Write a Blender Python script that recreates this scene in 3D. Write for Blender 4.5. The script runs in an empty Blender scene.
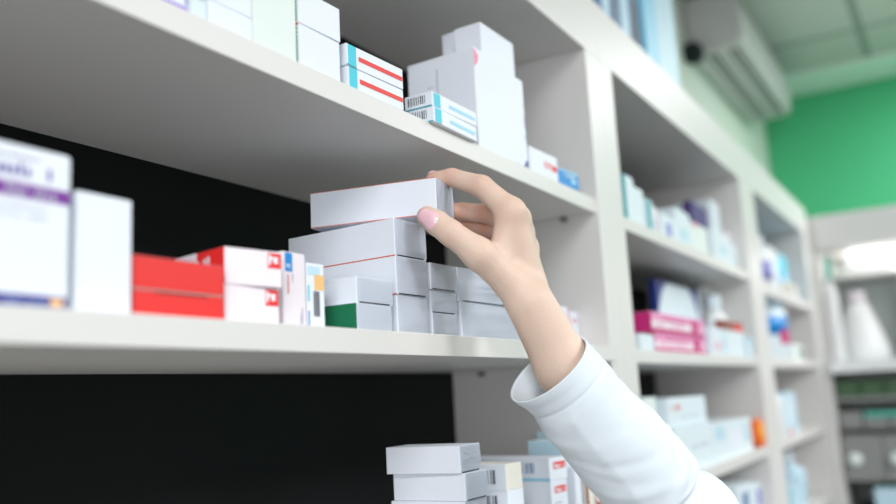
import bpy, bmesh, math, random
import numpy as np
from mathutils import Vector, Matrix, Euler

random.seed(7)
SC = bpy.context.scene
COL = SC.collection
FLOOR = -1.75          # z = 0 is the top of the middle shelf board
UNIT = 0.85            # everything is brought to real size by this factor at the end

# ------------------------------------------------------------------ materials
def lin(r, g, b):
    f = lambda c: (c / 255 / 12.92) if c / 255 <= 0.04045 else ((c / 255 + 0.055) / 1.055) ** 2.4
    return (f(r), f(g), f(b), 1.0)

def mat(name, rgb, rough=0.5, bump=0.0, bscale=60.0, var=0.0, spec=0.4, metal=0.0, sss=0.0, sheen=0.0, coat=0.0):
    m = bpy.data.materials.new(name); m.use_nodes = True
    nt = m.node_tree; b = nt.nodes['Principled BSDF']
    b.inputs['Base Color'].default_value = lin(*rgb)
    b.inputs['Roughness'].default_value = rough
    b.inputs['Specular IOR Level'].default_value = spec
    b.inputs['Metallic'].default_value = metal
    if coat: b.inputs['Coat Weight'].default_value = coat
    if sss:
        b.inputs['Subsurface Weight'].default_value = sss
        b.inputs['Subsurface Radius'].default_value = (1.0, 0.35, 0.2)
        b.inputs['Subsurface Scale'].default_value = 0.006
    if sheen: b.inputs['Sheen Weight'].default_value = sheen
    if bump or var:
        tc = nt.nodes.new('ShaderNodeTexCoord'); n = nt.nodes.new('ShaderNodeTexNoise')
        n.inputs['Scale'].default_value = bscale; n.inputs['Detail'].default_value = 4
        nt.links.new(tc.outputs['Object'], n.inputs['Vector'])
        if bump:
            bp = nt.nodes.new('ShaderNodeBump'); bp.inputs['Strength'].default_value = bump
            bp.inputs['Distance'].default_value = 0.002
            nt.links.new(n.outputs['Fac'], bp.inputs['Height']); nt.links.new(bp.outputs['Normal'], b.inputs['Normal'])
        if var:
            r = nt.nodes.new('ShaderNodeMapRange'); r.inputs['To Min'].default_value = 1 - var; r.inputs['To Max'].default_value = 1 + var
            mx = nt.nodes.new('ShaderNodeVectorMath'); mx.operation = 'SCALE'
            mx.inputs[0].default_value = lin(*rgb)[:3]
            nt.links.new(n.outputs['Fac'], r.inputs['Value']); nt.links.new(r.outputs['Result'], mx.inputs['Scale'])
            nt.links.new(mx.outputs['Vector'], b.inputs['Base Color'])
    return m

M = {}
def C(name, rgb, **k):
    if name not in M: M[name] = mat(name, rgb, **k)
    return M[name]
C('card', (235, 240, 249), rough=0.5, bump=0.05, bscale=300, var=0.015)
C('card_cool', (226, 238, 244), rough=0.5, var=0.015)
C('card_mint', (232, 241, 237), rough=0.5, var=0.015)
C('card_pink', (242, 233, 240), rough=0.5, var=0.015)
C('card_cream', (236, 232, 222), rough=0.5, var=0.015)
C('laminate', (226, 224, 221), rough=0.42, var=0.01, bscale=8)
C('backboard', (9, 12, 14), rough=0.6, spec=0.25)
C('plastic_white', (238, 240, 240), rough=0.35)
C('red', (232, 46, 44), rough=0.45)
C('red_soft', (226, 92, 92), rough=0.45)
C('orange_edge', (214, 92, 52), rough=0.6)
C('orange', (250, 120, 40), rough=0.45)
C('label_orange', (246, 196, 128), rough=0.5)
C('purple', (118, 30, 150), rough=0.45)
C('violet', (142, 96, 214), rough=0.45)
C('indigo', (62, 46, 140), rough=0.45)
C('deep_purple', (72, 44, 120), rough=0.45)
C('pale_violet', (150, 150, 212), rough=0.5)
C('cyan', (60, 200, 222), rough=0.45)
C('teal', (20, 160, 172), rough=0.45)
C('sky', (150, 214, 240), rough=0.45)
C('pale_sky', (196, 226, 240), rough=0.45)
C('blue', (14, 138, 214), rough=0.4)
C('navy', (12, 40, 128), rough=0.45)
C('pink', (204, 34, 120), rough=0.45)
C('pink_soft', (236, 150, 196), rough=0.45)
C('logo_pink', (240, 150, 176), rough=0.5)
C('green', (18, 112, 74), rough=0.45)
C('ink', (92, 98, 112), rough=0.6)
C('ink_dark', (46, 50, 60), rough=0.6)
C('ink_pale', (176, 178, 196), rough=0.6)
C('ink_mint', (168, 204, 196), rough=0.6)
C('grey', (140, 142, 140), rough=0.5)
C('grey_dark', (70, 72, 72), rough=0.5)
C('brown', (150, 84, 70), rough=0.5)
C('violet_grey', (122, 112, 176), rough=.5)
C('slate_blue', (120, 150, 184), rough=0.5)
C('ac_plastic', (200, 198, 198), rough=0.45)
C('ac_slot', (96, 94, 94), rough=0.6)
C('pipe_foam', (22, 36, 36), rough=0.8)
C('steel', (150, 150, 150), rough=0.3, metal=0.8)
C('mint_dark', (92, 190, 172), rough=0.45)
C('leaf_green', (72, 104, 72), rough=0.55)
C('cloth', (226, 235, 242), rough=0.85, bump=0.12, bscale=900, var=0.01, sheen=0.15)
C('skin', (224, 197, 179), rough=0.5, bump=0.16, bscale=260, var=0.03, sss=0.12, spec=0.32)
C('raw_board', (176, 150, 144), rough=0.8)
C('slit_red', (150, 34, 34), rough=0.7)  # darker red painted as shade in the red box's slit
C('opening', (60, 62, 70), rough=0.9)  # dark tone standing in for shade inside the flap slit
C('nail', (246, 200, 210), rough=0.18, coat=0.5)

# ------------------------------------------------------------------ object helpers
def link(name, bm, mats, parent=None, smooth=False, loc=None, rot=None):
    me = bpy.data.meshes.new(name); bm.to_mesh(me); bm.free()
    for m in (mats if isinstance(mats, (list, tuple)) else [mats]): me.materials.append(m)
    if smooth:
        for p in me.polygons: p.use_smooth = True
    o = bpy.data.objects.new(name, me); COL.objects.link(o)
    if parent: o.parent = parent
    if loc is not None: o.location = loc
    if rot is not None: o.rotation_euler = rot
    return o

def tag(o, label=None, cat=None, group=None, kind=None):
    if label: o['label'] = label
    if cat: o['category'] = cat
    if group: o['group'] = group
    if kind: o['kind'] = kind
    return o

def thing(name, label, cat, loc=(0, 0, 0), rot=(0, 0, 0), group=None):
    o = bpy.data.objects.new(name, None); COL.objects.link(o); o.empty_display_size = .02
    o.location = loc; o.rotation_euler = rot
    return tag(o, label, cat, group)

def box_bm(x0, x1, y0, y1, z0, z1, bev=0.0, bm=None, seg=2):
    bm = bm or bmesh.new()
    g = bmesh.ops.create_cube(bm, size=1.0)
    for v in g['verts']:
        v.co = Vector(((x0 + x1) / 2 + v.co.x * (x1 - x0), (y0 + y1) / 2 + v.co.y * (y1 - y0), (z0 + z1) / 2 + v.co.z * (z1 - z0)))
    if bev:
        es = {e for v in g['verts'] for e in v.link_edges}
        bmesh.ops.bevel(bm, geom=list(es), offset=bev, segments=seg, affect='EDGES', profile=.5)
    return bm

def quad(bm, pts, mi=0):
    f = bm.faces.new([bm.verts.new(p) for p in pts]); f.material_index = mi
    return f

def lathe_bm(profile, n=24, bm=None):
    bm = bm or bmesh.new(); rings = []
    for r, z in profile:
        rings.append([bm.verts.new((r * math.cos(2 * math.pi * k / n), r * math.sin(2 * math.pi * k / n), z)) for k in range(n)])
    for a, b in zip(rings, rings[1:]):
        for k in range(n): bm.faces.new((a[k], a[(k + 1) % n], b[(k + 1) % n], b[k]))
    bm.faces.new(rings[0][::-1]); bm.faces.new(rings[-1])
    return bm

# ------------------------------------------------------------------ cartons
# local frame: near-left-bottom corner at the origin, l along the shelf (x), w into the shelf (y), h up
def face_pt(face, l, w, h, u, v, eps):
    if face == 'F': return (u * l, -eps, v * h)
    if face == 'L': return (-eps, (1 - u) * w, v * h)
    if face == 'R': return (l + eps, u * w, v * h)
    if face == 'T': return (u * l, v * w, h + eps)

def scribble(bm, face, l, w, h, u0, v0, u1, v1, mi, eps, n=8, seed=1):
    rg = random.Random(seed); du = (u1 - u0) / n
    for k in range(n):
        if rg.random() < .08: continue
        a = u0 + k * du + du * .1; b = a + du * (.45 + .35 * rg.random())
        lo = v0 + (v1 - v0) * (0 if rg.random() < .8 else -.25); hi = v0 + (v1 - v0) * (.6 + .4 * rg.random())
        quad(bm, [face_pt(face, l, w, h, a, lo, eps), face_pt(face, l, w, h, b, lo, eps), face_pt(face, l, w, h, b, hi, eps), face_pt(face, l, w, h, a, hi, eps)], mi)

def barcode(bm, face, l, w, h, u0, v0, u1, v1, mi, eps, n=9, seed=3):
    rg = random.Random(seed); ws = [.35 + rg.random() for _ in range(2 * n)]; t = sum(ws); x = 0
    for k, q in enumerate(ws):
        if k % 2 == 0:
            a = u0 + (u1 - u0) * x / t; b = u0 + (u1 - u0) * (x + q) / t
            quad(bm, [face_pt(face, l, w, h, a, v0, eps), face_pt(face, l, w, h, b, v0, eps), face_pt(face, l, w, h, b, v1, eps), face_pt(face, l, w, h, a, v1, eps)], mi)
        x += q

def disc(bm, face, l, w, h, cu, cv, r, mi, eps, n=24, clip=None):
    W = {'F': l, 'L': w, 'R': w, 'T': l}[face]; pts = []
    for k in range(n):
        u = cu + r / W * math.cos(2 * math.pi * k / n); v = cv + r / h * math.sin(2 * math.pi * k / n)
        if clip: u = min(max(u, clip[0]), clip[2]); v = min(max(v, clip[1]), clip[3])
        pts.append(face_pt(face, l, w, h, u, v, eps))
    quad(bm, pts, mi)

def carton(label, x, y, z, l, w, h, yaw=0.0, base='card', faces=None, prints=(), flap=False, lflap=False, group=None, rot=None,
           name='medicine_box', bev=.0007, cat='box', ajar=0.0):
    """a folding carton: bevelled body, printed areas, and tuck flaps where the photograph shows them"""
    mats = [M[base]]; idx = {base: 0}
    def mi(n):
        if n not in idx: idx[n] = len(mats); mats.append(M[n])
        return idx[n]
    bm = box_bm(0, l, 0, w, 0, h, bev)
    if faces:
        bm.normal_update()
        for f in bm.faces:
            nrm = f.normal
            k = 'F' if nrm.y < -.7 else 'B' if nrm.y > .7 else 'L' if nrm.x < -.7 else 'R' if nrm.x > .7 else 'T' if nrm.z > .7 else 'D'
            if k in faces: f.material_index = mi(faces[k])
    inner = [p for p in prints if p[0] != 'flap']
    for n, p in enumerate(inner):
        kind, face, u0, v0, u1, v1, mt = p[:7]; eps = .00025 + .00004 * n + (.0006 if ((flap and face == 'F') or (lflap and face == 'L')) else 0)
        if kind == 'rect':
            quad(bm, [face_pt(face, l, w, h, u0, v0, eps), face_pt(face, l, w, h, u1, v0, eps), face_pt(face, l, w, h, u1, v1, eps), face_pt(face, l, w, h, u0, v1, eps)], mi(mt))
        elif kind == 'text': scribble(bm, face, l, w, h, u0, v0, u1, v1, mi(mt), eps, *(p[7:]))
        elif kind == 'bars': barcode(bm, face, l, w, h, u0, v0, u1, v1, mi(mt), eps, *(p[7:]))
        elif kind == 'disc': disc(bm, face, l, w, h, u0, v0, u1, mi(mt), eps, clip=p[7] if len(p) > 7 else None)
        elif kind == 'poly': quad(bm, [face_pt(face, l, w, h, a, b, eps) for a, b in p[7]], mi(mt))
    o = link(name, bm, mats, loc=(x, y, z), rot=rot or (0, 0, math.radians(yaw)))
    tag(o, label, cat, group)
    if flap:                                       # end panel tucked in at the near end
        g = .0011; b2 = bmesh.new(); n = 6
        top = h - .0006; bot = .0017
        rows = []
        for k in range(n + 1):
            v = k / n; zz = bot + (top - bot) * v
            yy = -.0005 - ajar * (1 - v) ** 2 - .0006 * math.sin(math.pi * v)
            rows.append([b2.verts.new((g, yy, zz)), b2.verts.new((l - g, yy, zz))])
        for a, b in zip(rows, rows[1:]): b2.faces.new((a[0], a[1], b[1], b[0]))
        bmesh.ops.solidify(b2, geom=b2.faces[:], thickness=.0004)
        link('end_flap', b2, M[(faces or {}).get('F', base)], o)
        b3 = box_bm(l * .06, l * .90, -.0003, .002, .0003, .0015); link('slot', b3, M['opening'], o)  # solid dark strip, paints the shade of the slit below the flap
    return o

def bottle(label, x, y, z, r, h, body='card_cool', cap='plastic_white', band=None, group=None, name='bottle', neck=.42, capr=.62):
    t = thing(name, label, 'bottle', (x, y, z), group=group)
    hb = h * .80
    link('body', lathe_bm([(r * .86, 0), (r, .03 * h), (r, hb * .72), (r * .93, hb * .80), (r * neck, hb * .95), (r * neck, hb)]), M[body], t, smooth=True)
    link('cap', lathe_bm([(r * capr, hb * .97), (r * capr, h * .985), (r * capr * .9, h)]), M[cap], t, smooth=False)
    if band:
        link('label_band', lathe_bm([(r * 1.012, hb * .18), (r * 1.012, hb * .62)]), M[band], t, smooth=True)
    return t

# ------------------------------------------------------------------ the room
def struct(name, bm, m): return tag(link(name, bm, m), kind='structure')
m_floor = mat('floor_tile', (92, 91, 90), rough=.35, var=.03, bscale=3)
struct('floor', box_bm(-9, 5.5, -10, .38, FLOOR - .05, FLOOR), m_floor)
m_wall = mat('wall_paint', (214, 224, 214), rough=.8, var=.015, bscale=5)
struct('wall_back', box_bm(-9, 5.5, .38, .43, FLOOR, 1.66), m_wall)
m_green = mat('wall_green', (76, 184, 130), rough=.62, var=.03, bscale=4)
struct('wall_right', box_bm(5.5, 5.55, -10, .43, FLOOR, 1.66), m_green)
m_ceil = bpy.data.materials.new('ceiling_tile'); m_ceil.use_nodes = True
nt = m_ceil.node_tree; bs = nt.nodes['Principled BSDF']; bs.inputs['Roughness'].default_value = .85
tc = nt.nodes.new('ShaderNodeTexCoord'); bk = nt.nodes.new('ShaderNodeTexBrick'); bk.offset = 0.0
mp = nt.nodes.new('ShaderNodeMapping'); mp.inputs['Location'].default_value = (.13, .22, 0)
bk.inputs['Scale'].default_value = 1.0; bk.inputs['Brick Width'].default_value = .68; bk.inputs['Row Height'].default_value = .68
bk.inputs['Mortar Size'].default_value = .018
bk.inputs['Color1'].default_value = lin(196, 198, 194); bk.inputs['Color2'].default_value = lin(190, 193, 189); bk.inputs['Mortar'].default_value = lin(140, 148, 144)
nt.links.new(tc.outputs['Object'], mp.inputs['Vector']); nt.links.new(mp.outputs['Vector'], bk.inputs['Vector']); nt.links.new(bk.outputs['Color'], bs.inputs['Base Color'])
struct('ceiling', box_bm(-2.2, 5.5, -3.4, .38, 1.66, 1.70), m_ceil)
struct('trim_1', box_bm(5.12, 5.5, -3.4, .38, 1.642, 1.66), mat('trim_band', (226, 240, 234), rough=.7))

# ------------------------------------------------------------------ wall shelving, three units side by side
ZT, ZR = .5211, .636                 # underside and top of the top rail
YB = .3036
def unit(label, x0, x1, pl, pr, shelves, pins=()):
    t = thing('shelving_unit', label, 'shelves', (x0, 0, FLOOR), group='white pharmacy shelving units')
    F = FLOOR
    def part(name, x0_, x1_, y0, y1, z0, z1, m='laminate', bev=.0008):
        return link(name, box_bm(x0_ - x0, x1_ - x0, y0, y1, z0 - F, z1 - F, bev), M[m], t)
    part('side_panel', x0, x0 + pl, 0, YB, F, ZT); part('side_panel', x1 - pr, x1, 0, YB, F, ZT)
    part('top_rail', x0, x1, 0, YB + .012, ZT, ZR)
    part('back_panel', x0 + pl * .5, x1 - pr * .5, YB, YB + .012, F, ZT, 'backboard', 0)
    for z, th, y in shelves: part('shelf', x0 + pl, x1 - pr, y, YB - .0005, z - th, z)
    part('plinth', x0 + pl, x1 - pr, .03, .05, F, F + .12, 'grey')
    for px, py, pz, s in pins:
        b = lathe_bm([(.0045, 0), (.0045, .014), (.003, .016)], 10)
        bmesh.ops.rotate(b, verts=b.verts[:], cent=(0, 0, 0), matrix=Matrix.Rotation(math.radians(-90 * s), 3, 'Y'))
        link('shelf_pin', b, M['steel'], t, loc=(px - x0, py, pz - F))
    return t
low = [(-.494, .025, .0), (-.80, .025, 0), (-1.2, .025, 0)]
unit('nearest white shelving unit, with the hand and the red boxes', -.10, 1.4366, .066, .0657,
     [(.2522, .0250, .0057), (0, .0237, -.0098), (-.247, .025, 0)] + low,
     [(1.3709, .061, .2225, 1), (1.3709, .24, -.0300, 1), (1.3709, .061, -.0300, 1)])
unit('middle white shelving unit, with the magenta boxes', 1.4366, 2.6637, .0657, .0979, [(.243, .0245, .004), (0, .0245, .004), (-.247, .024, .004)] + low)
unit('farthest white shelving unit, in the corner by the green wall', 2.6637, 3.86, .0980, .15, [(.231, .033, .004), (0, .027, .004), (-.245, .028, .004)] + low)

# ------------------------------------------------------------------ middle shelf of the nearest unit
carton('tall white box with purple band and indigo foot stripe, at left end of middle shelf', .2434, .002, 0, .120, .05, .1057, bev=.0035, prints=[
    ('rect', 'F', .0, .668, .985, .756, 'purple'), ('text', 'F', .60, .690, .90, .738, 'ink_pale', 9, 5), ('rect', 'F', .0, .002, .975, .082, 'indigo'),
    ('text', 'F', .62, .025, .86, .06, 'slate_blue', 10, 8), ('rect', 'F', .875, .022, .95, .068, 'label_orange'),
    ('disc', 'F', .46, .845, .0055, 0, 'logo_pink'), ('text', 'F', .54, .80, .88, .88, 'violet_grey', 8, 2),
    ('text', 'F', .5, .91, .8, .93, 'ink_pale', 14, 4), ('text', 'F', .2, .605, .85, .620, 'ink_pale', 26, 9), ('text', 'F', .2, .55, .85, .565, 'ink_pale', 26, 10)])
carton('plain white upright box between the purple banded box and the red boxes', .3698, .006, 0, .0462, .05, .0842, bev=.0015)
rb = dict(F='red', L='red', R='red')
carton('lower of two flat plain red boxes on middle shelf', .4205, .0105, 0, .0885, .058, .0215, -1.2, faces=rb, prints=[('rect', 'F', .0, .94, .99, 1.0, 'raw_board'), ('rect', 'F', .22, .86, .80, .925, 'slit_red')], group='flat red boxes')  # narrow dark red rect is painted slit shade
carton('upper of two flat plain red boxes on middle shelf', .4196, .0104, .0215, .0892, .058, .0243, -1.5, faces=rb, prints=[('rect', 'F', .0, .965, .99, 1.0, 'red_soft')], group='flat red boxes')
logo = lambda s: [('rect', 'F', .745, .52, .985, .95, 'red'), ('poly', 'F', 0, 0, 0, 0, 'card', [(.76, .62), (.80, .62), (.80, .74), (.84, .76), (.84, .84), (.80, .84), (.80, .9), (.76, .9)]),
    ('poly', 'F', 0, 0, 0, 0, 'card', [(.85, .66), (.93, .66), (.93, .72), (.90, .72), (.93, .76), (.93, .84), (.85, .84)])]
carton('lower white box with red end and red logo, beside the flat red boxes', .5155, .015, 0, .0600, .11, .0329, -5.7, base='card_pink', faces=dict(L='red'),
       prints=logo(1), group='red and white boxes')
carton('upper white box with red end and red logo, beside the flat red boxes', .5163, .015, .0331, .0587, .075, .0313, -10.9, base='card_pink', faces=dict(L='red'),
       prints=logo(2) + [('rect', 'L', .0, .0, .46, 1, 'card_pink'), ('text', 'L', .44, .55, .74, .86, 'card', 4, 6)], group='red and white boxes')
carton('pale pink upright box with blue square, beside the red logo boxes', .5935, .02, 0, .0312, .05, .0706, 0, base='card_pink', prints=[
    ('rect', 'F', .10, .74, .42, .985, 'blue'), ('text', 'F', .16, .79, .34, .85, 'card', 3, 3), ('rect', 'F', .20, .45, .245, .70, 'red_soft'), ('rect', 'F', .40, .60, .44, .72, 'ink_pale'),
    ('rect', 'F', .80, .08, .84, .28, 'ink_pale'), ('rect', 'F', .74, .06, .765, .2, 'ink_pale'), ('rect', 'F', 0, .0, .9, .018, 'blue')])
carton('small white box with peach sticker and barcode, beside the green ended box', .6267, .0195, 0, .0235, .05, .0633, -3, prints=[
    ('rect', 'F', .03, .82, .75, .95, 'pale_sky'), ('rect', 'F', .42, .60, .98, .83, 'label_orange'), ('rect', 'F', .02, .42, .11, .66, 'cyan'), ('rect', 'F', .02, .02, .09, .28, 'blue'),
    ('bars', 'F', .34, .20, .74, .58, 'ink_dark', 8, 4)])
g1 = 'plain white boxes stacked under the hand'
carton('white box with green end, bottom of the left pair beside the tall white stack', .6845, .006, 0, .0625, .105, .0280, 1.5, faces=dict(L='green'), flap=True, group=g1)
carton('white box resting on the green ended box', .6880, .008, .0282, .0608, .115, .0265, -1.0, flap=True, ajar=.0006, group=g1)
edge = [('rect', 'L', 0, 0, 1, .03, 'orange_edge')]
carton('bottom white box of the tall stack under the hand', .7620, .010, 0, .0577, .150, .0420, -2.0, flap=True, group=g1)
carton('middle white box of the tall stack under the hand', .7612, .009, .0422, .0573, .150, .0418, -3.2, flap=True, ajar=.0012, prints=edge, group=g1)
carton('top white box of the tall stack, just under the held box', .7625, .010, .0842, .0575, .157, .0415, -3.5, flap=True, ajar=.0006, prints=edge, group=g1)
carton('lowest of three thin white boxes right of the tall stack', .8318, .010, 0, .0560, .10, .0270, -.5, flap=True, group=g1)
carton('middle of three thin white boxes right of the tall stack', .8336, .012, .0271, .0550, .10, .0264, -2.0, flap=True, ajar=.0004, group=g1)
carton('topmost of three thin white boxes right of the tall stack', .8320, .010, .0537, .0553, .10, .0308, -2.5, flap=True, group=g1)
carton('long white box lying behind the wrist, lower of two', .8985, .010, 0, .150, .058, .0440, -2.0, flap=True, group=g1)
carton('long white box lying behind the hand, upper of two', .8950, .010, .0442, .150, .058, .0415, -3.0, flap=True, ajar=.0008, group=g1)
carton('white box held up between thumb and fingers', .80966, -.01670, .13344, .058, .157, .042, flap=True, ajar=.0004,
       rot=Euler((math.radians(.426), math.radians(.041), math.radians(11.71)), 'XYZ'),
       prints=[('rect', 'L', 0, 0, 1, .022, 'orange_edge'), ('rect', 'L', 0, .985, 1, 1, 'orange_edge')], group=g1)
pk = [('text', 'F', .3, .4, .75, .62, 'red_soft', 5, 3)]
carton('upright white box with pink logo, at right end of middle shelf behind the wrist', 1.268, .05, 0, .055, .05, .0675, -2, prints=[
    ('rect', 'F', .25, .30, .78, .55, 'red_soft'), ('rect', 'F', .92, .02, .99, .98, 'red_soft'), ('text', 'F', .1, .75, .6, .85, 'ink_pale', 6, 2)])
carton('lower of two small white boxes with red print, against the shelf end panel', 1.331, .05, 0, .0375, .05, .0325, -1, prints=pk)
carton('upper of two small white boxes with red print, against the shelf end panel', 1.3315, .051, .0327, .037, .05, .0295, -1, prints=pk)

# ------------------------------------------------------------------ upper shelf of the nearest unit
Z1 = .2522
carton('white box with a violet line along its foot, at left end of upper shelf', .335, .010, Z1, .140, .06, .05, prints=[('rect', 'F', 0, .03, .985, .09, 'violet'), ('rect', 'F', .965, .12, .985, .9, 'pale_violet')])
carton('narrow pale box with faint grey print, right of the violet lined box', .4765, .0115, Z1, .019, .05, .06, base='card_cool', prints=[('text', 'F', .2, .3, .9, .5, 'ink_pale', 5, 2), ('text', 'F', .2, .6, .9, .8, 'ink_pale', 5, 3)])
carton('lower of two plain white boxes before the mint box on upper shelf', .4968, .0105, Z1, .051, .06, .0225, -1.5)
carton('upper of two plain white boxes before the mint box on upper shelf', .4965, .0105, Z1 + .0227, .051, .06, .032, -1.5)
carton('tall pale mint box standing on upper shelf', .549, .0095, Z1, .0590, .06, .12, base='card_mint')
gl = [('rect', 'L', .0, 0, 1, 1, 'card_mint'), ('text', 'L', .90, .1, .98, .9, 'ink_mint', 3, 2)] + [('rect', 'L', .94, .05 + .1 * k, .985, .10 + .1 * k, 'ink_mint') for k in range(9)]
carton('lower white box of the pair right of the mint box on upper shelf', .6128, .0099, Z1, .0625, .09, .0432, -.9, prints=gl + [('rect', 'L', .93, .96, 1, 1, 'red')])
carton('upper white box of the pair right of the mint box on upper shelf', .6124, .0096, Z1 + .0434, .0630, .09, .0365, -1.9, prints=gl)
st = [('rect', 'F', 0.02, .02, .16, .98, 'cyan'), ('rect', 'F', .20, .38, .985, .60, 'red'), ('rect', 'F', .0, .0, .02, .98, 'card')]
carton('lower flat white box with cyan corner and red stripe on upper shelf', .6889, .0099, Z1, .0984, .07, .0240, -2.2, prints=st + [('rect', 'F', 0, 0, .16, .05, 'teal')])
carton('upper flat white box with cyan corner and red stripe on upper shelf', .6880, .0099, Z1 + .0246, .0990, .07, .0240, -2.6, prints=st + [('rect', 'F', 0, 0, .16, .06, 'teal')])
qb = [('bars', 'L', .12, .28, .78, .84, 'ink_dark', 9, 6), ('rect', 'F', .03, .04, .17, .94, 'cyan'), ('rect', 'F', .36, .36, .96, .58, 'sky'), ('rect', 'L', .0, .0, .97, .09, 'teal')]
carton('lower flat box with barcode end and pale blue stripe on upper shelf', .8407, -.001, Z1, .1065, .0386, .0191, .5, prints=qb)
carton('upper flat box with barcode end and pale blue stripe on upper shelf', .8413, .0004, Z1 + .0196, .1059, .0393, .0186, -.7, prints=qb)
carton('big plain white box behind the barcode boxes on upper shelf', .9720, .0105, Z1, .1155, .1084, .1404, -2.5, prints=[
    ('rect', 'L', .44, .62, .455, .88, 'ink_pale'), ('text', 'L', .30, .70, .42, .72, 'ink_pale', 8, 2), ('poly', 'F', 0, 0, 0, 0, 'logo_pink', [(.0, .80), (.08, .86), (.10, .93), (.02, .99), (0, .98)])])
carton('white box lying on top of the big plain white box', 1.003, .0135, Z1 + .1406, .0980, .0420, .0472, -1.0)
carton('small white box at the back on top of the big plain white box', 1.0274, .0605, Z1 + .1406, .042, .031, .0570, -6)
carton('narrow upright white box with violet marks, right of the big white box', 1.0925, .009, Z1, .0260, .09, .1345, 0, prints=[
    ('poly', 'F', 0, 0, 0, 0, 'indigo', [(.45, .01), (.98, .02), (.98, .10), (.8, .09)]), ('rect', 'F', .86, .33, .97, .37, 'pale_violet'), ('rect', 'F', .88, .46, .95, .60, 'pale_violet'), ('rect', 'F', .85, .7, .95, .72, 'pale_violet')])
carton('white box with small red logo, near right end of upper shelf', 1.1282, .0098, Z1, .0935, .05, .0385, -2.1, prints=[
    ('rect', 'F', .50, .38, .80, .62, 'red_soft'), ('text', 'F', .52, .42, .78, .58, 'card', 5, 3), ('rect', 'F', .80, .36, .97, .60, 'red')])
carton('small bright blue box at right end of upper shelf', 1.2287, .0105, Z1, .0700, .05, .0275, -6.0, faces=dict(F='blue', T='blue', R='blue'), prints=[
    ('poly', 'F', 0, 0, 0, 0, 'sky', [(.02, .86), (.98, .86), (.98, .97), (.02, .97)]), ('text', 'F', .28, .60, .85, .84, 'pale_sky', 9, 4), ('rect', 'F', .62, .25, .86, .55, 'sky')])

# ------------------------------------------------------------------ lower shelf of the nearest unit
Z2 = -.247
g2 = 'plain white boxes stacked at the bottom'
carton('top white box of the bottom stack left of the sleeve', .8755, .009, -.1545, .0505, .100, .0310, 2.2, flap=True, ajar=.0004, group=g2)
carton('second white box from the top of the bottom stack left of the sleeve', .8800, .0068, -.1858, .0515, .100, .0312, -1, flap=True, ajar=.0005, group=g2)
carton('white box under the two others of the bottom stack left of the sleeve', .8785, .008, Z2, .0515, .100, .0610, .8, flap=True, group=g2)
bc = [('bars', 'L', .60, .25, .86, .78, 'ink', 6, 3)]
carton('upper small white box with barcode, right of the bottom stack', 1.007, .020, -.1890, .0395, .10, .0330, -5, faces=dict(F='card_cream', T='card_cream'), prints=bc)
carton('lower small white box with barcode, right of the bottom stack', 1.0075, .019, Z2, .0405, .10, .0578, -3, prints=[('bars', 'L', .60, .62, .86, .90, 'ink', 6, 3)])
rl = [('rect', 'F', .22, .50, .92, .80, 'red'), ('text', 'F', .27, .55, .88, .74, 'card_pink', 6, 5), ('bars', 'L', .60, .34, .84, .80, 'slate_blue', 7, 5), ('rect', 'L', 0, .0, 1, .12, 'sky')]
carton('upper flat white box with red label, beside the sleeve', 1.1293, .0147, -.1900, .0480, .150, .0310, -7, prints=rl)
carton('lower white box with red label, beside the sleeve', 1.1290, .0145, Z2, .0480, .150, .0568, -5, prints=[('rect', 'F', .22, .70, .92, .86, 'red'), ('text', 'F', .27, .73, .88, .83, 'card_pink', 6, 5), ('rect', 'F', .2, .45, .6, .48, 'ink_pale')])
carton('pale blue box behind the red label boxes', 1.230, .035, Z2, .045, .060, .1065, -2, base='card_cool', faces=dict(F='pale_sky', L='pale_sky'))
carton('taller pale blue box at the back, partly behind the sleeve', 1.285, .055, Z2, .050, .050, .1180, -2, base='card_cool', faces=dict(F='pale_sky', L='pale_sky'))
carton('thin white upright box with grey print, behind the sleeve', 1.200, .008, Z2, .027, .05, .068, -3, prints=[('bars', 'F', .72, .1, .96, .86, 'ink', 3, 2)])
carton('thin upright box with brown edge, behind the sleeve', 1.232, .006, Z2, .026, .026, .056, -2, base='card_cream', prints=[('rect', 'F', .02, .0, .4, .99, 'brown')])
carton('small cream box with brown picture, at the end panel behind the sleeve', 1.280, .012, Z2, .050, .035, .034, -2, base='card_cream', prints=[('rect', 'F', .06, .1, .55, .8, 'brown'), ('disc', 'F', .3, .5, .008, 0, 'card_pink')])

# ------------------------------------------------------------------ middle unit: blurred stock
def bg(label, x0, x1, y, z, h, w=.08, base='card_cool', **k): return carton(label, x0, y, z, x1 - x0, w, h, base=base, bev=.0015, **k)
SA, SB, SCC, SD = .243, 0.0, -.247, -.494
bg('tallest white upright box with teal edge, at left end of the magenta unit top shelf', 1.574, 1.634, .02, SA, .098, prints=[('rect', 'F', 0, .0, .2, .99, 'teal')], faces=dict(L='teal'))
bg('white upright box second from left on the magenta unit top shelf', 1.638, 1.698, .022, SA, .085)
bg('low white upright box with teal front on the magenta unit top shelf', 1.704, 1.752, .02, SA, .071, prints=[('rect', 'F', .05, .02, .65, .96, 'teal')])
bg('small pale box right of the teal front box on the magenta unit top shelf', 1.756, 1.795, .024, SA, .064, base='card_pink', prints=[('rect', 'F', .1, .1, .5, .6, 'ink_pale')])
bg('low pale blue box left of the purple topped stack', 1.805, 1.908, .02, SA, .057, prints=[('rect', 'F', .3, .2, .7, .7, 'pale_violet')])
bg('pale blue box standing before the dark purple box', 1.916, 2.040, .02, SA, .088, prints=[('rect', 'F', .2, .2, .8, .5, 'pale_sky')])
bg('mint white box right of the pale blue box on the magenta unit top shelf', 2.046, 2.195, .02, SA, .076, w=.036, base='card_mint', prints=[('rect', 'F', .1, .86, .4, .98, 'logo_pink')])
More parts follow.
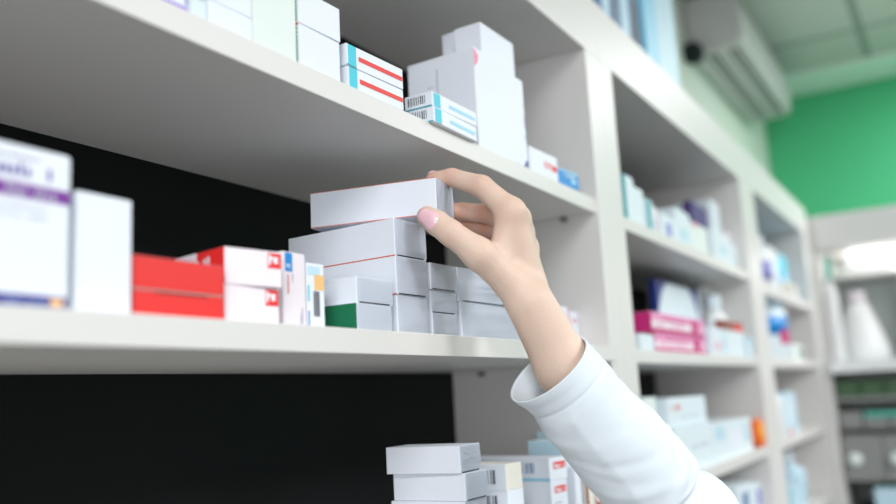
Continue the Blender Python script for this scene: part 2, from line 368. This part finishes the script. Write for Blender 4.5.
bg('dark purple box behind the pale boxes on the magenta unit top shelf', 2.235, 2.395, .062, SA, .165, w=.022, base='deep_purple')
bg('tall pale box right of the dark purple box', 2.402, 2.505, .052, SA, .196, w=.1)
bottle('small white bottle at right end of the magenta unit top shelf', 2.545, .06, SA, .034, .118, cap='card_pink')
bg('pale low box in front of the tall pale box on the magenta unit top shelf', 2.215, 2.430, .012, SA, .080, w=.035, prints=[('rect', 'F', .3, .3, .7, .6, 'pale_sky')])

pm = lambda s: [('rect', 'F', .0, .0, 1, .22, 'pink'), ('rect', 'F', .0, .60, 1, .98, 'pink_soft'), ('rect', 'F', .72, .04, .86, .9, 'pink'), ('text', 'F', .06, .30, .62, .54, 'pink_soft', 7, s),
                ('rect', 'F', .18, .64, .62, .74, 'pink'), ('rect', 'F', .88, .3, .98, .55, 'pink_soft')]
bg('lower magenta and white box with magenta end', 1.690, 2.080, .022, SB, .038, w=.055, base='card_pink', faces=dict(L='pink'), prints=pm(3), group='magenta boxes')
bg('upper magenta and white box with magenta end', 1.672, 2.075, .020, SB + .0385, .041, w=.060, base='card_pink', faces=dict(L='pink'), prints=pm(7), group='magenta boxes')
bg('small white box in front of the magenta end', 1.560, 1.640, .0085, SB, .030, w=.06)
bg('navy box with large white disc behind the magenta boxes', 1.985, 2.375, .100, SB, .182, w=.016, base='navy', prints=[('disc', 'F', .47, .06, .200, 0, 'card_cool', (0.02, 0.01, .93, .99)), ('rect', 'F', .94, .0, 1, 1, 'card_cool')])
bottle('tallest white bottle at the back corner of the magenta shelf', 2.522, .128, SB, .038, .212, cap='plastic_white', body='plastic_white')
bottle('shorter white bottle behind the brown red banded box', 2.424, .080, SB, .037, .172, cap='card_cool', body='plastic_white')
bg('white box with pale print right of the magenta boxes', 2.088, 2.195, .010, SB, .066, w=.06, prints=[('text', 'F', .2, .2, .8, .5, 'logo_pink', 5, 4)])
bg('white box with teal stripe left of the brown topped box', 2.200, 2.246, .010, SB, .064, w=.05, prints=[('rect', 'F', .30, .05, .62, .85, 'sky'), ('rect', 'F', .1, .3, .25, .5, 'logo_pink')])
bg('white box with brown red top band near right end of the magenta shelf', 2.252, 2.466, .014, SB, .092, w=.024, prints=[('rect', 'F', .0, .72, .98, .99, 'brown'), ('rect', 'F', .5, .72, .98, .92, 'red')], faces=dict(L='brown'))
bg('pale blue box at right end of the magenta shelf', 2.474, 2.552, .010, SB, .055, w=.045, base='pale_sky', prints=[('rect', 'F', .1, .1, .8, .6, 'card_cool')])

bg('pale teal box behind the sleeve on the shelf below the magenta boxes', 1.660, 1.745, .05, SCC, .159, w=.1, base='pale_sky', faces=dict(F='card_mint'))
bg('white box lying on top of the long white box below the magenta boxes', 1.765, 2.060, .032, SCC + .0935, .060, w=.1, prints=[('text', 'F', .06, .6, .3, .8, 'red_soft', 4, 4), ('text', 'F', .3, .3, .8, .36, 'ink_pale', 14, 5)])
bg('long white box under another white box below the magenta boxes', 1.765, 2.052, .022, SCC, .0925, w=.12, prints=[('text', 'F', .4, .5, .9, .56, 'ink_pale', 12, 5)])
bg('brown edged box at the back beside the long white box', 1.690, 1.758, .03, SCC, .092, w=.08, base='card_cream', prints=[('rect', 'F', .2, .3, .8, .8, 'brown')])
bg('pale blue printed box beside the round orange pack', 2.058, 2.470, .022, SCC, .086, w=.1, prints=[('rect', 'F', .06, .55, .28, .92, 'pale_sky'), ('rect', 'F', .4, .2, .7, .7, 'card'), ('rect', 'F', .8, .3, .95, .8, 'pale_sky')])
t = thing('round_pack', 'round orange pack at right end of the shelf below the magenta boxes', 'pack', (2.52, .034, SCC))
b = lathe_bm([(.034, 0), (.038, .004), (.038, .022), (.034, .026)], 32); bmesh.ops.rotate(b, verts=b.verts[:], cent=(0, 0, 0), matrix=Matrix.Rotation(math.radians(90), 3, 'X'))
link('body', b, M['orange'], t, loc=(.02, 0, .0385), smooth=False)
b = lathe_bm([(.022, 0), (.022, .0012)], 32); bmesh.ops.rotate(b, verts=b.verts[:], cent=(0, 0, 0), matrix=Matrix.Rotation(math.radians(90), 3, 'X'))
link('front_label', b, C('label_yellow', (246, 190, 60)), t, loc=(.014, -.0262, .045))
bg('pale box on the lowest seen shelf of the magenta unit', 2.215, 2.400, .02, SD, .170, prints=[('rect', 'F', .3, .5, .7, .9, 'slate_blue')])
bg('pale box with violet print on the lowest seen shelf beside the post', 2.410, 2.555, .03, SD, .155, prints=[('rect', 'F', .5, .6, .9, .9, 'pale_violet')])

# ------------------------------------------------------------------ farthest unit
SE, SF, SG = .231, 0.0, -.245
bottle('tall white bottle at left end of the corner unit top shelf', 2.965, .055, SE, .050, .176, body='plastic_white', band='pale_violet')
bg('white box with faint violet print on the corner unit top shelf', 3.035, 3.230, .03, SE, .158, prints=[('rect', 'F', .1, .2, .4, .8, 'pale_violet'), ('rect', 'F', .4, .75, .9, .95, 'card_cream')])
bg('sky blue box at right end of the corner unit top shelf', 3.330, 3.640, .06, SE, .180, w=.1, base='sky', prints=[('rect', 'F', .05, .3, .5, .62, 'blue'), ('rect', 'F', .4, .6, .9, .95, 'cyan')])
bg('low beige box before the sky blue box', 3.245, 3.480, .012, SE, .050, w=.045, base='card_cream', prints=[('rect', 'F', .2, .2, .6, .8, 'grey')])
t = thing('round_jar', 'large round jar with blue and pink label in the corner unit', 'jar', (3.160, .140, SF))
link('body', lathe_bm([(.120, 0), (.128, .01), (.128, .165), (.110, .178)], 36), M['card_cool'], t, smooth=True)
link('label_band', lathe_bm([(.1292, .085), (.1292, .150)], 36), M['blue'], t, smooth=True)
link('lid', lathe_bm([(.117, .176), (.117, .198), (.108, .203)], 36), M['pale_sky'], t, smooth=True)
b = bmesh.new(); n = 10
for k in range(n):
    a0 = math.radians(-118 + 55 * k / n); a1 = math.radians(-118 + 55 * (k + 1) / n); r = .1302
    quad(b, [(r * math.cos(a0), r * math.sin(a0), .055), (r * math.cos(a1), r * math.sin(a1), .055), (r * math.cos(a1), r * math.sin(a1), .100), (r * math.cos(a0), r * math.sin(a0), .100)])
link('sticker', b, M['pink'], t)
bg('low pale box with green spot before the round jar', 3.215, 3.420, .010, SF, .055, w=.04, base='card_mint', faces=None, prints=[('rect', 'F', .62, .2, .92, .75, 'green')])
bottle('slim white bottle at left end of the shelf under the round jar', 2.905, .05, SG, .040, .190, body='plastic_white', cap='card_pink')
bg('pale sky blue box on the shelf under the round jar', 2.975, 3.240, .025, SG, .135, base='pale_sky', prints=[('rect', 'F', .3, .3, .7, .9, 'card_cool')])
bg('dark green backed box behind the pale sky blue box', 3.130, 3.270, .12, SG, .175, w=.06, base='green')
bg('small red labelled box on the shelf under the round jar', 2.915, 3.050, .008, SG, .030, w=.015, base='card_cool', prints=[('rect', 'F', .3, .1, .7, .9, 'red_soft')])
bottle('pale spray bottle on the lowest seen shelf of the corner unit', 3.360, .10, -.494, .060, .175, body='pale_sky', cap='card_cool', neck=.3, capr=.4)
bg('pale blue box beside the spray bottle', 3.000, 3.220, .03, -.494, .090, base='pale_sky')
bg('dark teal box at the back beside the spray bottle', 2.860, 2.985, .06, -.494, .115, w=.07, base='teal')

# ------------------------------------------------------------------ on top of the units
carton('slate blue pack on top of the shelving, nearest the front edge', 1.56, .030, ZR, .125, .12, .30, base='slate_blue', faces=dict(F='slate_blue'), bev=.004, prints=[
    ('poly', 'F', 0, 0, 0, 0, 'pale_sky', [(.1, .2), (.35, .05), (.55, .5), (.3, .7)]), ('poly', 'F', 0, 0, 0, 0, 'ink', [(.55, .05), (.7, .05), (.9, .55), (.75, .6)])])
carton('grey blue pack on top of the shelving, beside the cyan carton', 1.70, .035, ZR, .135, .12, .34, base='slate_blue', bev=.004, prints=[
    ('poly', 'F', 0, 0, 0, 0, 'ink', [(.5, .05), (.95, .1), (.95, .45), (.65, .5)]), ('rect', 'F', .05, .05, .4, .9, 'pale_sky')])
carton('tall pale cyan carton on top of the shelving', 1.90, .040, ZR, .27, .16, .55, base='pale_sky', faces=dict(F='sky', L='sky'), bev=.003, prints=[('rect', 'F', .35, 0, .97, 1, 'pale_sky')])

# ------------------------------------------------------------------ air conditioner on the back wall
t = thing('air_conditioner', 'white wall air conditioner above the shelving near the green wall', 'air conditioner', (3.70, .38, 1.37))
b = bmesh.new(); L = 1.25; prof = [(0, 0), (-.19, 0), (-.225, .012), (-.238, .045), (-.238, .20), (-.22, .245), (-.18, .258), (0, .258)]
vs = [[b.verts.new((xx, y, z)) for y, z in prof] for xx in (0, L)]
for k in range(len(prof)):
    j = (k + 1) % len(prof); b.faces.new((vs[0][k], vs[0][j], vs[1][j], vs[1][k]))
b.faces.new(vs[0][::-1]); b.faces.new(vs[1])
bmesh.ops.recalc_face_normals(b, faces=b.faces[:]); bmesh.ops.bevel(b, geom=[e for e in b.edges if abs(e.verts[0].co.x - e.verts[1].co.x) < 1e-6], offset=.012, segments=3, affect='EDGES')
link('housing', b, M['ac_plastic'], t)
for yy in (-.095, -.185):
    sl = link('louvre', box_bm(.06, L - .07, yy - .022, yy + .022, -.004, .001, .0015), M['ac_slot'], t)
    link('vane', box_bm(.07, L - .08, yy - .006, yy + .006, -.009, -.004, .001), M['ac_plastic'], sl)
b = lathe_bm([(.04, 0), (.046, .03), (.046, .06), (.03, .075)], 18); bmesh.ops.rotate(b, verts=b.verts[:], cent=(0, 0, 0), matrix=Matrix.Rotation(math.radians(-90), 3, 'Y'))
link('pipe_sleeve', b, M['pipe_foam'], t, loc=(.0, -.035, -.012), smooth=True)

# ------------------------------------------------------------------ display cabinet against the green wall
XC = 3.88
t = thing('display_cabinet', 'grey display cabinet with white counter before the green wall', 'cabinet', (XC, -.02, FLOOR))
def dc(name, x0, x1, y0, y1, z0, z1, m, bev=.001): return link(name, box_bm(x0 - XC, x1 - XC, y0 + .02, y1 + .02, z0 - FLOOR, z1 - FLOOR, bev), M[m], t)
dc('header_panel', XC, 4.42, -1.5, -.022, .465, .605, 'laminate')
dc('side_panel', XC, 4.42, -.020, .02, FLOOR, .605, 'laminate'); dc('side_panel', XC, 4.42, -1.54, -1.5, FLOOR, .605, 'laminate')
dc('back_panel', 4.42, 4.44, -1.54, .02, FLOOR, .605, 'card_mint')
dc('counter_top', XC - .03, 4.42, -1.5, -.021, -.050, -.004, 'plastic_white')
dc('shelf', 4.06, 4.42, -1.5, -.021, .350, .362, 'laminate')
dc('shelf', XC + .01, 4.42, -1.5, -.021, -.165, -.150, 'grey'); dc('shelf', XC + .01, 4.42, -1.5, -.021, -.292, -.278, 'grey_dark')
for k in range(6):
    d = dc('drawer', XC + .005, 4.40, -.028 - .150 * k - .146, -.028 - .150 * k, -.480, -.300, 'grey')
    b = lathe_bm([(.020, 0), (.026, .006), (.026, .014), (.015, .02)], 18); bmesh.ops.rotate(b, verts=b.verts[:], cent=(0, 0, 0), matrix=Matrix.Rotation(math.radians(-90), 3, 'Y'))
    link('knob', b, M['card_mint'], d, loc=(.004, -.063 - .150 * k + .012, -.395 - FLOOR), smooth=True)
dc('shelf', XC + .01, 4.42, -1.5, -.021, -.640, -.625, 'grey_dark')
bottle('tall white bottle with green cap at the left of the display cabinet', 3.935, -.052, -.004, .027, .440, body='plastic_white', cap='mint_dark', neck=.4, capr=.45)
t = thing('jug', 'large white conical jug with pinkish neck on the display counter', 'jug', (4.075, -.136, -.004))
link('body', lathe_bm([(.098, 0), (.104, .01), (.098, .06), (.062, .18), (.040, .24)], 32), M['plastic_white'], t, smooth=True)
link('neck', lathe_bm([(.036, .238), (.034, .285), (.030, .292)], 24), M['card_pink'], t, smooth=True)
carton('bright white pack lying on the glass shelf of the display cabinet', 4.09, -.30, .3622, .14, .19, .075, base='plastic_white', bev=.012)
carton('mint green box at the right of the display counter', 4.10, -.46, -.004, .2, .16, .34, base='card_mint', faces=dict(L='card_mint'), bev=.004)
carton('white low pack beside the jug on the display counter', 3.90, -.42, -.004, .1, .13, .05, base='plastic_white', bev=.006)
for k in range(4):
    carton(['dark green pack first from the corner under the white counter', 'dark green pack second from the corner under the white counter', 'dark green pack third from the corner under the white counter', 'dark green pack fourth from the corner under the white counter'][k],
           3.91, -.112 - .09 * k, -.150, .2, .084, .062, base='leaf_green', faces=dict(L='leaf_green'), bev=.003, group='dark green packs under the counter')
    carton(['grey pack nearest the corner on the shelf above the drawers', 'second grey pack from the corner above the drawers', 'third grey pack from the corner above the drawers', 'fourth grey pack from the corner above the drawers'][k],
           3.91, -.112 - .09 * k, -.278, .2, .084, [.07, .045, .04, .04][k], base='grey', bev=.003, group='grey packs above the drawers')
carton('teal tray lying on the grey packs above the drawers', 3.905, -.42, -.2325, .2, .30, .020, base='mint_dark', bev=.003)
carton('pale teal box under the drawers of the display cabinet', 3.90, -.40, -.625, .2, .28, .120, base='mint_dark', faces=dict(L='pale_sky'), bev=.003)

# ------------------------------------------------------------------ the reaching person: hand and forearm (one continuous surface)
HAND = {
    'F0': (0.9978, -0.17788, -0.21871, 0.03412),
    'F1': (0.89746, -0.11636, -0.04002, 0.03104),
    'W': (0.86884, -0.09593, 0.02706, 0.02707),
    'WP': (0.88379, -0.08683, 0.0494, 0.01694),
    'WQ': (0.89276, -0.08905, 0.05219, 0.01592),
    'IM': (0.85531, -0.08568, 0.13117, 0.01565),
    'MM': (0.87416, -0.08224, 0.12657, 0.01456),
    'RM': (0.89152, -0.07795, 0.11512, 0.01363),
    'PM': (0.91008, -0.07418, 0.09913, 0.01406),
    'TB': (0.87128, -0.0914, 0.03103, 0.01555),
    'TH': (0.85414, -0.07921, 0.05224, 0.01857),
    'TM': (0.82071, -0.06055, 0.08335, 0.01666),
    'TI': (0.80099, -0.03702, 0.1079, 0.01436),
    'TJ': (0.79761, -0.02322, 0.12004, 0.01379),
    'TT': (0.79703, -0.01118, 0.1291, 0.01191),
    'WA': (0.84973, -0.07266, 0.08513, 0.01444),
    'WB': (0.85453, -0.08016, 0.11876, 0.01341),
    'IP': (0.85002, -0.05399, 0.1656, 0.01274),
    'ID': (0.85081, -0.01499, 0.18331, 0.01071),
    'IT': (0.84639, 0.00822, 0.18479, 0.00868),
    'MP': (0.88823, -0.04096, 0.14167, 0.01154),
    'MD': (0.88446, -0.00691, 0.14946, 0.01052),
    'MT': (0.87068, 0.01526, 0.15382, 0.00896),
    'RP': (0.90822, -0.03078, 0.12921, 0.01081),
    'RD': (0.90153, -0.00194, 0.13747, 0.0097),
    'RT': (0.88449, 0.01592, 0.14135, 0.00845),
    'PP': (0.92528, -0.03428, 0.11258, 0.0097),
    'PD': (0.92038, -0.01267, 0.12117, 0.00855),
    'PT': (0.90811, 0.00251, 0.12666, 0.00793),
}
def rcone(P, a, b, ra, rb):
    ba = b - a; L2 = float(ba @ ba); pa = P - a
    t = np.clip((pa @ ba) / L2, 0, 1)
    return np.linalg.norm(pa - t[..., None] * ba, axis=-1) - (ra + (rb - ra) * t)
def smin(a, b, k):
    h = np.clip(.5 + .5 * (b - a) / k, 0, 1)
    return b + (a - b) * h - k * h * (1 - h)
def J(n): v = HAND[n]; return np.array(v[:3]), v[3]
def chain(P, names, k):
    d = None
    for a, b in zip(names, names[1:]):
        (pa, ra), (pb, rb) = J(a), J(b); q = rcone(P, pa, pb, ra, rb)
        d = q if d is None else smin(d, q, k)
    return d
def sdf(P):
    palm = chain(P, ['F0', 'F1', 'W'], .012)
    meta = None
    for ch in (['WP', 'IM'], ['WP', 'MM'], ['WP', 'RM'], ['WQ', 'PM'], ['IM', 'MM'], ['MM', 'RM'], ['RM', 'PM']):
        q = chain(P, ch, .01); meta = q if meta is None else smin(meta, q, .008)
    then = chain(P, ['TB', 'TH', 'TM'], .006)
    palm = smin(smin(palm, meta, .016), then, .014)
    palm = smin(palm, chain(P, ['WA', 'WB'], .01), .010)
    d = smin(palm, chain(P, ['TM', 'TI', 'TJ', 'TT'], .004), .010)
    for f in (['IM', 'IP', 'ID', 'IT'], ['MM', 'MP', 'MD', 'MT'], ['RM', 'RP', 'RD', 'RT'], ['PM', 'PP', 'PD', 'PT']):
        fd = chain(P, f, .004)
        d = np.minimum(d, smin(palm, fd, .008)) if f[0] != 'IM' else smin(d, fd, .006)
    return d
def surface_nets(lo, hi, h):
    n = np.ceil((hi - lo) / h).astype(int) + 1
    F = np.empty(n, np.float32)
    ys, zs = np.meshgrid(lo[1] + h * np.arange(n[1]), lo[2] + h * np.arange(n[2]), indexing='ij')
    for i in range(n[0]):
        P = np.stack([np.full_like(ys, lo[0] + h * i), ys, zs], -1); F[i] = sdf(P)
    S = F < 0
    acc = np.zeros(tuple(n - 1) + (3,), np.float32); cnt = np.zeros(tuple(n - 1), np.float32)
    cs = [(i, j, k) for i in (0, 1) for j in (0, 1) for k in (0, 1)]
    sl = lambda A, c: A[c[0]:n[0] - 1 + c[0], c[1]:n[1] - 1 + c[1], c[2]:n[2] - 1 + c[2]]
    for a in cs:
        for ax in range(3):
            if a[ax]: continue
            b = list(a); b[ax] = 1
            fa, fb = sl(F, a), sl(F, b); m = (fa < 0) != (fb < 0)
            t = np.where(m, fa / np.where(m, fa - fb, 1), 0)
            p = np.zeros(fa.shape + (3,), np.float32)
            for q in range(3): p[..., q] = a[q] + (t if q == ax else 0)
            acc += np.where(m[..., None], p, 0); cnt += m
    act = cnt > 0; idx = -np.ones(act.shape, int); idx[act] = np.arange(act.sum())
    ijk = np.argwhere(act); V = lo + h * (ijk + acc[act] / cnt[act][:, None])
    faces = []
    for ax in range(3):
        u, v = (ax + 1) % 3, (ax + 2) % 3
        A = [slice(None)] * 3; B = [slice(None)] * 3; A[ax] = slice(0, n[ax] - 1); B[ax] = slice(1, n[ax])
        m = S[tuple(A)] != S[tuple(B)]
        for c in np.argwhere(m):
            if c[u] == 0 or c[v] == 0 or c[u] >= n[u] - 1 or c[v] >= n[v] - 1: continue
            q = []
            for du, dv in ((-1, -1), (0, -1), (0, 0), (-1, 0)):
                e = c.copy(); e[u] += du; e[v] += dv; q.append(idx[tuple(e)])
            if min(q) < 0: continue
            faces.append(q if S[tuple(c)] else q[::-1])
    return V, faces

pts = np.array([J(k)[0] for k in HAND]); rad = max(J(k)[1] for k in HAND)
V, Fc = surface_nets(pts.min(0) - rad * .6 - .004, pts.max(0) + rad * .6 + .004, .0019)
bm = bmesh.new(); vv = [bm.verts.new(p) for p in V]
for f in Fc:
    try: bm.faces.new([vv[i] for i in f])
    except ValueError: pass
bmesh.ops.recalc_face_normals(bm, faces=bm.faces[:])
for _ in range(7): bmesh.ops.smooth_vert(bm, verts=bm.verts[:], factor=.5, use_axis_x=True, use_axis_y=True, use_axis_z=True)
fl = bm.verts.layers.float.new('flush')
spots = [(J('IT')[0], .012, .9), (J('ID')[0], .014, .6), (J('IP')[0], .016, .35), (J('MP')[0], .020, 1.0), (J('MD')[0], .018, .9), (J('RP')[0], .022, 1.0), (J('RD')[0], .018, 1.0),
         (J('PP')[0], .02, 1.0), (J('PD')[0], .018, 1.0), (J('TT')[0], .012, .55), (J('TI')[0], .014, .2), (J('IM')[0], .018, .25)]
for v in bm.verts:
    p = np.array(v.co); w = 0.0
    for c_, r_, a_ in spots: w = max(w, a_ * math.exp(-float(((p - c_) ** 2).sum()) / r_ ** 2))
    v[fl] = w
person = tag(link('person', bm, M['skin'], smooth=True), 'person in a white coat reaching up, right hand lifting a white box', 'person')

def nail(center, along, out, la, wa, hollow=.0):
    """a fingernail laid on the finger surface: a small domed plate"""
    al = np.array(along); al /= np.linalg.norm(al); n_ = np.array(out) - al * (np.array(out) @ al); n_ /= np.linalg.norm(n_); w_ = np.cross(al, n_)
    b = bmesh.new(); rings = 7; seg = 28; grid = []
    def surf(u, v):
        p = np.array(center) + al * u + w_ * v; e = 4e-4
        for _ in range(12):
            q = np.stack([p, p + (e, 0, 0), p - (e, 0, 0), p + (0, e, 0), p - (0, e, 0), p + (0, 0, e), p - (0, 0, e)])
            d = sdf(q); g = np.array([d[1] - d[2], d[3] - d[4], d[5] - d[6]]); g /= np.linalg.norm(g) + 1e-12
            p = p - g * d[0]
        return p
    for r in range(1, rings + 1):
        f = r / rings; row = []
        for s in range(seg):
            a = 2 * math.pi * s / seg; ca, sa = math.cos(a), math.sin(a)
            q = 2.6; k = (abs(ca) ** q + abs(sa) ** q) ** (-1 / q)
            p = surf(la * f * k * ca, wa * f * k * sa) + n_ * (.0009 - .0009 * f ** 4)
            row.append(b.verts.new(p))
        grid.append(row)
    c = b.verts.new(surf(0, 0) + n_ * .0009)
    for s in range(seg): b.faces.new((c, grid[0][s], grid[0][(s + 1) % seg]))
    for r in range(rings - 1):
        for s in range(seg): b.faces.new((grid[r][s], grid[r + 1][s], grid[r + 1][(s + 1) % seg], grid[r][(s + 1) % seg]))
    bmesh.ops.recalc_face_normals(b, faces=b.faces[:])
    return link('fingernail', b, M['nail'], person, smooth=True)
NAILS = [((0.78776, -0.01804, 0.12493), (-0.1178, 0.7677, 0.6299), (-0.8377, -0.4807, -0.2856), 0.0128, 0.0098), ((0.84423, 0.00915, 0.193), (-0.1869, 0.9804, 0.0626), (-0.2022, -0.181, 0.9677), 0.0075, 0.0055)]
for a in NAILS: nail(*a)

nt = M['skin'].node_tree; bs = nt.nodes['Principled BSDF']
at = nt.nodes.new('ShaderNodeAttribute'); at.attribute_name = 'flush'
mx = nt.nodes.new('ShaderNodeMix'); mx.data_type = 'RGBA'
src = bs.inputs['Base Color'].links[0].from_socket
nt.links.new(src, mx.inputs['A']); mx.inputs['B'].default_value = lin(208, 140, 120)
nt.links.new(at.outputs['Fac'], mx.inputs['Factor']); nt.links.new(mx.outputs['Result'], bs.inputs['Base Color'])

# ------------------------------------------------------------------ coat sleeve
PC = np.array([.88147, -.10740, -.04497]); AX = np.array([.56886, -.34818, -.74510]); RT = np.array([.31689, -.74322, .58924]); NR = np.array([-.75893, -.57131, -.31245])
U = .00111
prof = [(-2, -47.5, 46.5), (4, -46.5, 46.5), (12, -43.5, 47), (22, -42, 48), (24.5, -41, 47), (27, -42, 48.2), (38, -44, 48.5), (52, -45, 48), (70, -45.5, 49), (92, -46, 52), (110, -46.5, 54), (130, -47, 55.5), (152, -48, 56.5),
        (168, -49, 57), (174, -49.5, 56.5), (177, -49.5, 53), (179, -50, 48), (184, -50, 47), (192, -51, 53), (202, -52, 60), (214, -53, 63), (228, -54, 64), (250, -56, 60), (290, -58, 58), (340, -60, 62), (400, -60, 66), (470, -62, 68), (560, -66, 72), (640, -70, 74)]
fold = random.Random(5)
FINE = [(fold.uniform(30, 200), fold.uniform(0, 3.1), fold.uniform(-45, 45), fold.uniform(2, 4.5), fold.uniform(-1.3, 1.3)) for _ in range(46)]
def creases(s, th):
    d = 0
    for s0, t0, sl, wd, amp in ((70, .9, 26, 5, 1.6), (95, 2.1, -30, 6, 1.8), (120, .5, 35, 7, 2.2), (140, 1.9, -22, 6, 2.0), (160, 1.1, 18, 6, 2.4), (60, 2.7, -20, 5, 1.2), (110, -1.0, 24, 7, 2.0), (150, 3.6, 24, 8, 2.0), (230, 1.2, 30, 9, 3.0), (280, .4, -25, 10, 3.0)):
        dt = (th - t0 + math.pi) % (2 * math.pi) - math.pi
        q = (s - s0 - sl * dt) / wd
        d += amp * math.exp(-q * q) * math.exp(-(dt / .9) ** 2) * (-1 if int(s0) % 20 else 1)
    for s0, t0, sl, wd, amp in FINE:
        dt = (th - t0 + math.pi) % (2 * math.pi) - math.pi
        q = (s - s0 - sl * dt) / wd
        d += amp * math.exp(-q * q) * math.exp(-(dt / .5) ** 2)
    # pressed crease running lengthwise
    dt = (th - 1.94 + math.pi) % (2 * math.pi) - math.pi
    d += 2.6 * math.exp(-abs(dt) / .2) * min(1, max(0, (s - 20) / 20))
    return d
def prof_at(s):
    for (a, l0, r0), (b_, l1, r1) in zip(prof, prof[1:]):
        if a <= s <= b_:
            f = (s - a) / (b_ - a); return l0 + (l1 - l0) * f, r0 + (r1 - r0) * f
    return prof[-1][1:] if s > prof[-1][0] else prof[0][1:]
def ring(s, inset=0.0, n=96):
    tl, tr = prof_at(s); c = (tl + tr) / 2; a = (tr - tl) / 2 - inset; bdep = a * .88
    bend = max(0, s - 190) ** 2 * .0012
    out = []
    for k in range(n):
        th = 2 * math.pi * k / n                       # 0 = right edge, pi/2 = towards the camera side
        fade = math.exp(-max(0, s) / 26)
        ss = s + 2.5 * math.sin(th) * fade
        d = 0 if inset else creases(s, th) * min(1, max(0, (s - 24) / 14))
        p = PC + AX * (ss * U) + RT * ((c + (a + d) * math.cos(th) + bend * .25) * U) + NR * ((bdep + d) * math.sin(th) * U)
        out.append(p)
    return out
bm = bmesh.new(); rows = []
ss = [30, 14, 3, -2.4] ; S_out = [-2.9, 0]
for s in [34, 24, 14, 6, 0, -2.0]: rows.append([bm.verts.new(p) for p in ring(s, 2.2)])
s = -2.6
while s < 640:
    rows.append([bm.verts.new(p) for p in ring(s)]); s += 1.6 if s < 34 or 166 < s < 206 else 4
for a, b_ in zip(rows, rows[1:]):
    n = len(a)
    for k in range(n): bm.faces.new((a[k], a[(k + 1) % n], b_[(k + 1) % n], b_[k]))
bm.faces.new(rows[-1])
bmesh.ops.recalc_face_normals(bm, faces=bm.faces[:])
sleeve = link('coat_sleeve', bm, M['cloth'], person, smooth=True)

# ------------------------------------------------------------------ light
def area(name, loc, size, sy, power, rot=(0, 0, 0), col=(1, 1, 1)):
    d = bpy.data.lights.new(name, 'AREA'); d.shape = 'RECTANGLE'; d.size = size; d.size_y = sy; d.energy = power; d.color = col
    o = bpy.data.objects.new(name, d); COL.objects.link(o); o.location = loc; o.rotation_euler = rot; return o
area('ceiling_light', (-1.75, -1.55, 1.63), .8, 1.4, 72, col=(.975, .982, 1))
area('ceiling_light', (1.2, -3.3, 1.60), .9, 1.6, 78, col=(.975, .982, 1))
area('ceiling_light', (2.9, -3.1, 1.60), .9, 1.6, 56, col=(.98, .985, 1))
area('ceiling_light', (4.5, -1.5, 1.63), .7, 1.2, 40, col=(.98, .985, 1))
area('cabinet_light', (4.15, -.75, .46), .2, 1.3, 3.6, col=(1, .99, .97))  # added fill that brightens the cabinet interior, no real fitting
area('window_light', (-2.6, -1.5, .15), 1.6, 1.6, 31, rot=(0, math.radians(-90), 0), col=(.95, .98, 1))  # unseen low fill added on the left to lift the divider faces
W = bpy.data.worlds.new('World'); SC.world = W; W.use_nodes = True
W.node_tree.nodes['Background'].inputs['Color'].default_value = (.93, .97, 1, 1)
W.node_tree.nodes['Background'].inputs['Strength'].default_value = .32

# ------------------------------------------------------------------ camera
cd = bpy.data.cameras.new('camera'); cam = bpy.data.objects.new('camera', cd); COL.objects.link(cam); SC.camera = cam
R_ = Vector((.51068857, -.85808, -.05381356)); U_ = Vector((-.11700205, -.13136995, .98440462)); F_ = Vector((.8517674, .49642789, .16748625))
cam.matrix_world = Matrix(((R_.x, U_.x, -F_.x, 0), (R_.y, U_.y, -F_.y, -.5), (R_.z, U_.z, -F_.z, -.07063165), (0, 0, 0, 1)))
cd.sensor_width = 36; cd.lens = 866 / 896 * 36; cd.clip_start = .01; cd.clip_end = 60
cd.dof.use_dof = True; cd.dof.focus_distance = .95; cd.dof.aperture_fstop = 2.4

# ------------------------------------------------------------------ bring everything to real size
for me in bpy.data.meshes:
    me.transform(Matrix.Scale(UNIT, 4)); me.update()
for o in SC.objects:
    o.location = o.location * UNIT
for l in bpy.data.lights: l.size *= UNIT; l.size_y *= UNIT
cd.dof.focus_distance *= UNIT

SC.view_settings.view_transform = 'Standard'; SC.view_settings.look = 'None'
SC.view_settings.gamma = 1; SC.view_settings.exposure = 0.08; SC.view_settings.use_curve_mapping = False
